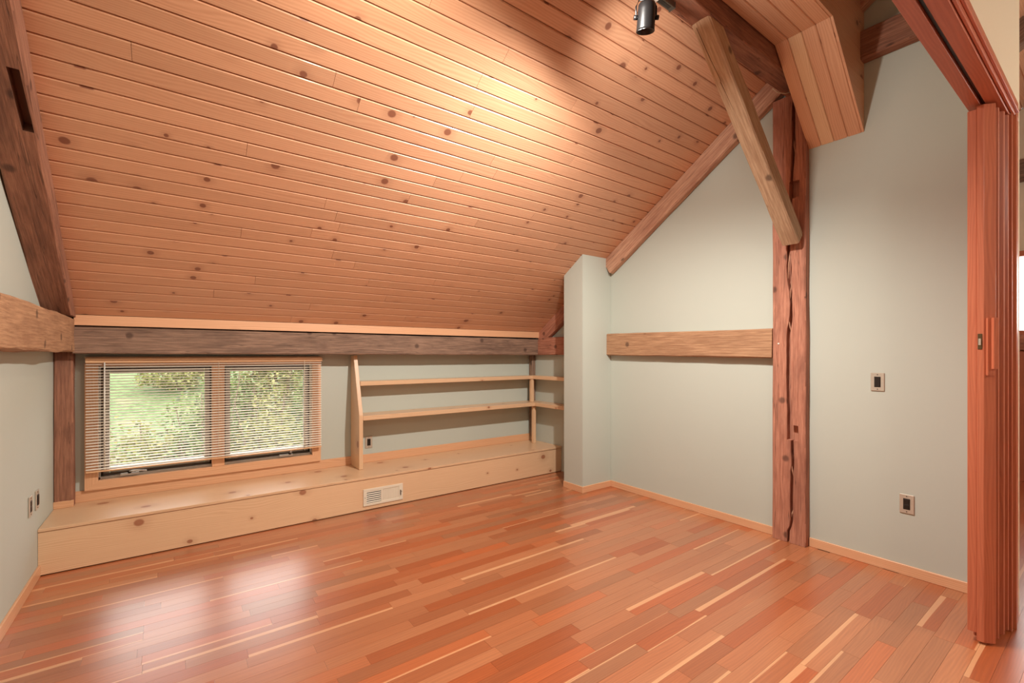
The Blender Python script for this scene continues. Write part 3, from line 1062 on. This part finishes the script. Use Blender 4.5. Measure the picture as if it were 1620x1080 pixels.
# ------------------------------------------------------------------ track light
tl = root('track_light', (1.4, 1.455, 3.08), 'black track spotlight hanging from the rail under the purlin', 'light')
ob('rail', box_bm(0.2, 2.12, 1.440, 1.476, 3.176, 3.205, 0.002), 'gray_metal', tl)
ob('rail_slot', box_bm(0.2, 2.10, 1.449, 1.467, 3.1745, 3.178), 'dark_plastic', tl)
ob('rail_end', box_bm(2.12, 2.128, 1.438, 1.478, 3.174, 3.206, 0.001), 'gray_metal', tl)
ob('adapter', box_bm(1.905, 1.985, 1.437, 1.479, 3.150, 3.176, 0.003), 'white_plastic', tl)
hc = Vector((1.912, 1.462, 3.045))
ax = Vector((0.14, 0.20, -0.97)).normalized()
head = bmesh.new()
prof = [(-.066, .012), (-.064, .036), (-.055, .0425), (-.03, .0435), (.05, .0445), (.062, .0455), (.0625, .041), (.035, .036), (.02, .02)]
s_ = ax.cross(Vector((0, 1, 0))).normalized()
q_ = ax.cross(s_)
rings = []
for (d, r_) in prof:
    rings.append([head.verts.new(hc + ax * d + (s_ * math.cos(k * math.pi / 14) + q_ * math.sin(k * math.pi / 14)) * r_) for k in range(28)])
for r0, r1 in zip(rings, rings[1:]):
    for k in range(28):
        head.faces.new((r0[k], r0[(k + 1) % 28], r1[(k + 1) % 28], r1[k]))
head.faces.new(rings[0])
head.faces.new(rings[-1])
hd = ob('lamp_head', head, 'black_metal', tl, smooth=True, label='black cylindrical lamp can')
yk = bmesh.new()
sv = Vector((0.797, -0.60, 0)).normalized()
for sg in (-1, 1):
    tube_bm([hc + sv * .05 * sg + Vector((0, 0, -.005)), hc + sv * .051 * sg + Vector((0, 0, .055)), hc + sv * .035 * sg + Vector((0, 0, .088))], 0.004, 8, bm=yk)
tube_bm([hc + sv * -.036 + Vector((0, 0, .088)), hc + sv * .036 + Vector((0, 0, .088))], 0.004, 8, bm=yk)
tube_bm([hc + Vector((0, 0, .085)), hc + Vector((0.01, 0, .108))], 0.007, 10, bm=yk)
yo = ob('yoke', yk, 'black_metal', tl, smooth=True)
for sg in (-1, 1):
    ob('knob', tube_bm([hc + sv * .045 * sg, hc + sv * .062 * sg], 0.011, 12), 'black_metal', yo, smooth=True)
ob('bulb', tube_bm([hc + ax * .020, hc + ax * .030], 0.030, 20), 'white_plastic', hd)

# ------------------------------------------------------------------ folding door opening: header, casing, jamb
HZ = 2.545
ob('trim_2', box_bm(-0.6, 3.30, 0.436, 0.483, HZ - .02, HZ + .0045, 0.002), 'fir_red', kind='structure', label='room-side header board above the folding door track')
ob('trim_3', box_bm(-0.6, 3.30, 0.370, 0.421, HZ - .02, HZ + .0045, 0.002), 'fir_red', kind='structure', label='outer header board beside the folding door track')
ob('door_track', box_bm(-0.6, 3.29, 0.4215, 0.4355, HZ - .004, HZ + .004), 'black_metal', label='dark sliding track slot in the door header', cat='track')
b = box_bm(-0.6, 3.445, 0.356, 0.3685, HZ - .012, HZ + .078, 0.003)
box_bm(-0.6, 3.375, 0.345, 0.356, HZ + .004, HZ + .016, 0.002, bm=b)
ob('trim_4', b, 'fir_red', kind='structure', label='red wood head casing over the folding door opening')
b = box_bm(3.345, 3.445, 0.356, 0.3685, 0.0, HZ - .0125, 0.003)
box_bm(3.332, 3.345, 0.350, 0.3685, 0.0, HZ - .0125, 0.002, bm=b)
ob('trim_5', b, 'fir_red', grain='z', kind='structure', label='red wood side casing right of the folding door')
ob('trim_6', box_bm(3.285, 3.3015, 0.360, 0.480, 0.0, HZ - .021, 0.002), 'fir_red', grain='z', kind='structure', label='red wood jamb behind the folded door panels')
ob('trim_7', box_bm(3.3015, XR - .014, 0.4745, 0.4835, 0.0, HZ, 0.002), 'fir_red', grain='z', kind='structure', label='red wood jamb return beside the gable wall')

fd = root('folding_door', (3.15, 0.43, 0.0), 'red wood accordion folding door stacked open against the gable wall', 'door')
DT = HZ - .03


def panel(pts, name, z0=0.012, z1=DT):
    return ob(name, prism(pts, 'z', z0, z1, bevel=0.0015), 'fir_red', fd, grain='z')


# leading stile (edge with the latch faces the room)
panel([(3.036, 0.446), (3.066, 0.446), (3.066, 0.478), (3.036, 0.478)], 'edge_strip', 0.045, DT - .012)
ld = panel([(3.030, 0.4215), (3.062, 0.3865), (3.074, 0.396), (3.068, 0.4455), (3.030, 0.4455)], 'leading_stile')
# zig-zag panels
zig = [((3.080, 0.462), (3.128, 0.392)), ((3.128, 0.386), (3.150, 0.468)), ((3.152, 0.466), (3.196, 0.380)), ((3.198, 0.376), (3.222, 0.470)), ((3.224, 0.468), (3.262, 0.372)), ((3.264, 0.370), (3.280, 0.470))]
for (a, c) in zig:
    a, c = Vector(a), Vector(c)
    d = (c - a).normalized()
    n = Vector((-d.y, d.x)) * 0.006
    panel([tuple(a + n), tuple(c + n), tuple(c - n), tuple(a - n)], 'fold_panel')
# handle grip on the stile face and latch plate on its edge
hn = Vector((-0.738, -0.675, 0))
hd_ = Vector((0.675, -0.738, 0))
base = Vector((3.046, 0.404, 0))
bm = bmesh.new()
P0 = base - hd_ * .016
P1 = base + hd_ * .014
for (f0, f1, o0, o1) in ((0, 1, 0.0, .012), (0.45, 1.05, .012, .026)):
    pa = P0.lerp(P1, f0)
    pb = P0.lerp(P1, f1)
    pl = [pa + hn * o0, pb + hn * o0, pb + hn * o1, pa + hn * o1]
    prism([(p.x, p.y) for p in pl], 'z', 1.275 - (0.02 if f0 == 0 else -.01), 1.520, bm=bm)
ob('handle', bm, 'fir_red', ld, grain='z', label='wooden grip handle')
ob('latch_plate', box_bm(3.0275, 3.031, 0.427, 0.442, 1.375, 1.448, 0.001), 'brass', ld, label='dark brass latch plate')
ob('latch_bolt', box_bm(3.023, 3.029, 0.430, 0.439, 1.395, 1.425, 0.001), 'steel', ld)

# ------------------------------------------------------------------ timbers of the space beyond the door
timber('timber_beam', 'upper horizontal timber on the far end wall beyond the door', 'gray_timber', (HX1 - .06, -2.5, 4.40 - .3), (HX1 - .06, 2.0, 4.10), 0.12, 0.20, (1, 0, 0), 'y', 21)
timber('timber_beam', 'lower horizontal timber above the far window beyond the door', 'gray_timber', (HX1 - .06, -2.8, 3.30), (HX1 - .06, 2.6, 3.30), 0.12, 0.22, (1, 0, 0), 'y', 22)
timber('timber_rafter', 'gray rafter on the far roof slope beyond the door', 'gray_timber', (5.6, 4.2, zc(4.2) - .10), (5.6, 0.5, zc(.5) - .10), 0.14, 0.18, (1, 0, 0), (0, -1, SL), 23)

# ------------------------------------------------------------------ garden outside the window
def hill(x, y):
    return -2.3 + 0.20 * (y - 5.0) + 0.06 * (x + 2) * 0.2 + 0.12 * noise.noise(Vector((x * .3, y * .3, 0)))


bm = bmesh.new()
N = 44
grid = []
for i in range(N + 1):
    rowv = []
    for j in range(N + 1):
        x = -16 + 34 * i / N
        y = 4.75 + 30 * j / N
        rowv.append(bm.verts.new((x, y, hill(x, y))))
    grid.append(rowv)
for i in range(N):
    for j in range(N):
        bm.faces.new((grid[i][j], grid[i + 1][j], grid[i + 1][j + 1], grid[i][j + 1]))
ob('lawn', bm, 'lawn', smooth=True, label='pale green lawn slope outside the window', cat='lawn')

rnd = random.Random(3)


def shrub(x, y, r, h, mat, label, n=2600, leaf=0.07):
    z0 = hill(x, y) - .03
    rt = root('garden_shrub', (x, y, z0), label, 'shrub', 'shrubs outside the window')
    bm = bmesh.new()
    stems = []
    for k in range(9):
        a = rnd.uniform(0, 6.28)
        t = rnd.uniform(.35, .9)
        e = Vector((x + r * t * math.cos(a), y + r * t * math.sin(a), z0 + h * rnd.uniform(.55, .95)))
        tube_bm([(x, y, z0), Vector((x, y, z0)).lerp(e, .5) + Vector((0, 0, .12)), e], [.022, .014, .006], 5, bm=bm)
    ob('stems', bm, 'bark', rt, grain='z')
    bm = bmesh.new()
    for k in range(n):
        while True:
            p = Vector((rnd.uniform(-1, 1), rnd.uniform(-1, 1), rnd.uniform(-1, 1)))
            if 0.25 < p.length < 1:
                break
        lump = 0.78 + 0.45 * noise.noise(p * 2.2 + Vector((x, y, 0)))
        c = Vector((x + p.x * r * lump, y + p.y * r * lump, z0 + h * .5 + p.z * h * .52 * lump))
        d = Vector((rnd.uniform(-1, 1), rnd.uniform(-1, 1), rnd.uniform(-.8, .5))).normalized()
        s = d.cross(Vector((rnd.uniform(-1, 1), rnd.uniform(-1, 1), rnd.uniform(.2, 1)))).normalized()
        L = leaf * rnd.uniform(.7, 1.4)
        vs = [bm.verts.new(c + q) for q in (Vector((0, 0, 0)), d * L * .5 + s * L * .28, d * L, d * L * .5 - s * L * .28)]
        bm.faces.new(vs)
    ob('foliage', bm, mat, rt, kind='stuff')


shrub(-0.30, 7.9, 0.70, 2.40, 'leaf_yellow', 'yellow-green shrub low in the left window sash', 6000, .06)
shrub(0.36, 7.9, 0.66, 2.95, 'leaf_green', 'leafy green shrub left of the window mullion', 6500, .06)
shrub(1.15, 7.7, 0.6, 2.8, 'leaf_yellow', 'yellow-green shrub right of the window mullion', 4500, .065)
shrub(1.85, 8.2, 0.65, 3.0, 'leaf_green', 'green shrub at the right edge of the right window sash', 4500, .065)
shrub(0.9, 10.6, 0.8, 2.5, 'leaf_green', 'darker shrub behind the window mullion', 4500, .075)
shrub(1.75, 10.9, 0.9, 3.6, 'leaf_yellow', 'tall pale shrub filling the top of the right window sash', 5500, .08)
shrub(2.9, 11.6, 1.1, 4.0, 'leaf_green', 'tallest dark green shrub behind the right window sash', 5500, .085)
shrub(0.1, 17.5, 1.3, 0.9, 'leaf_yellow', 'small distant shrub near the top of the left window sash', 2400, .1)
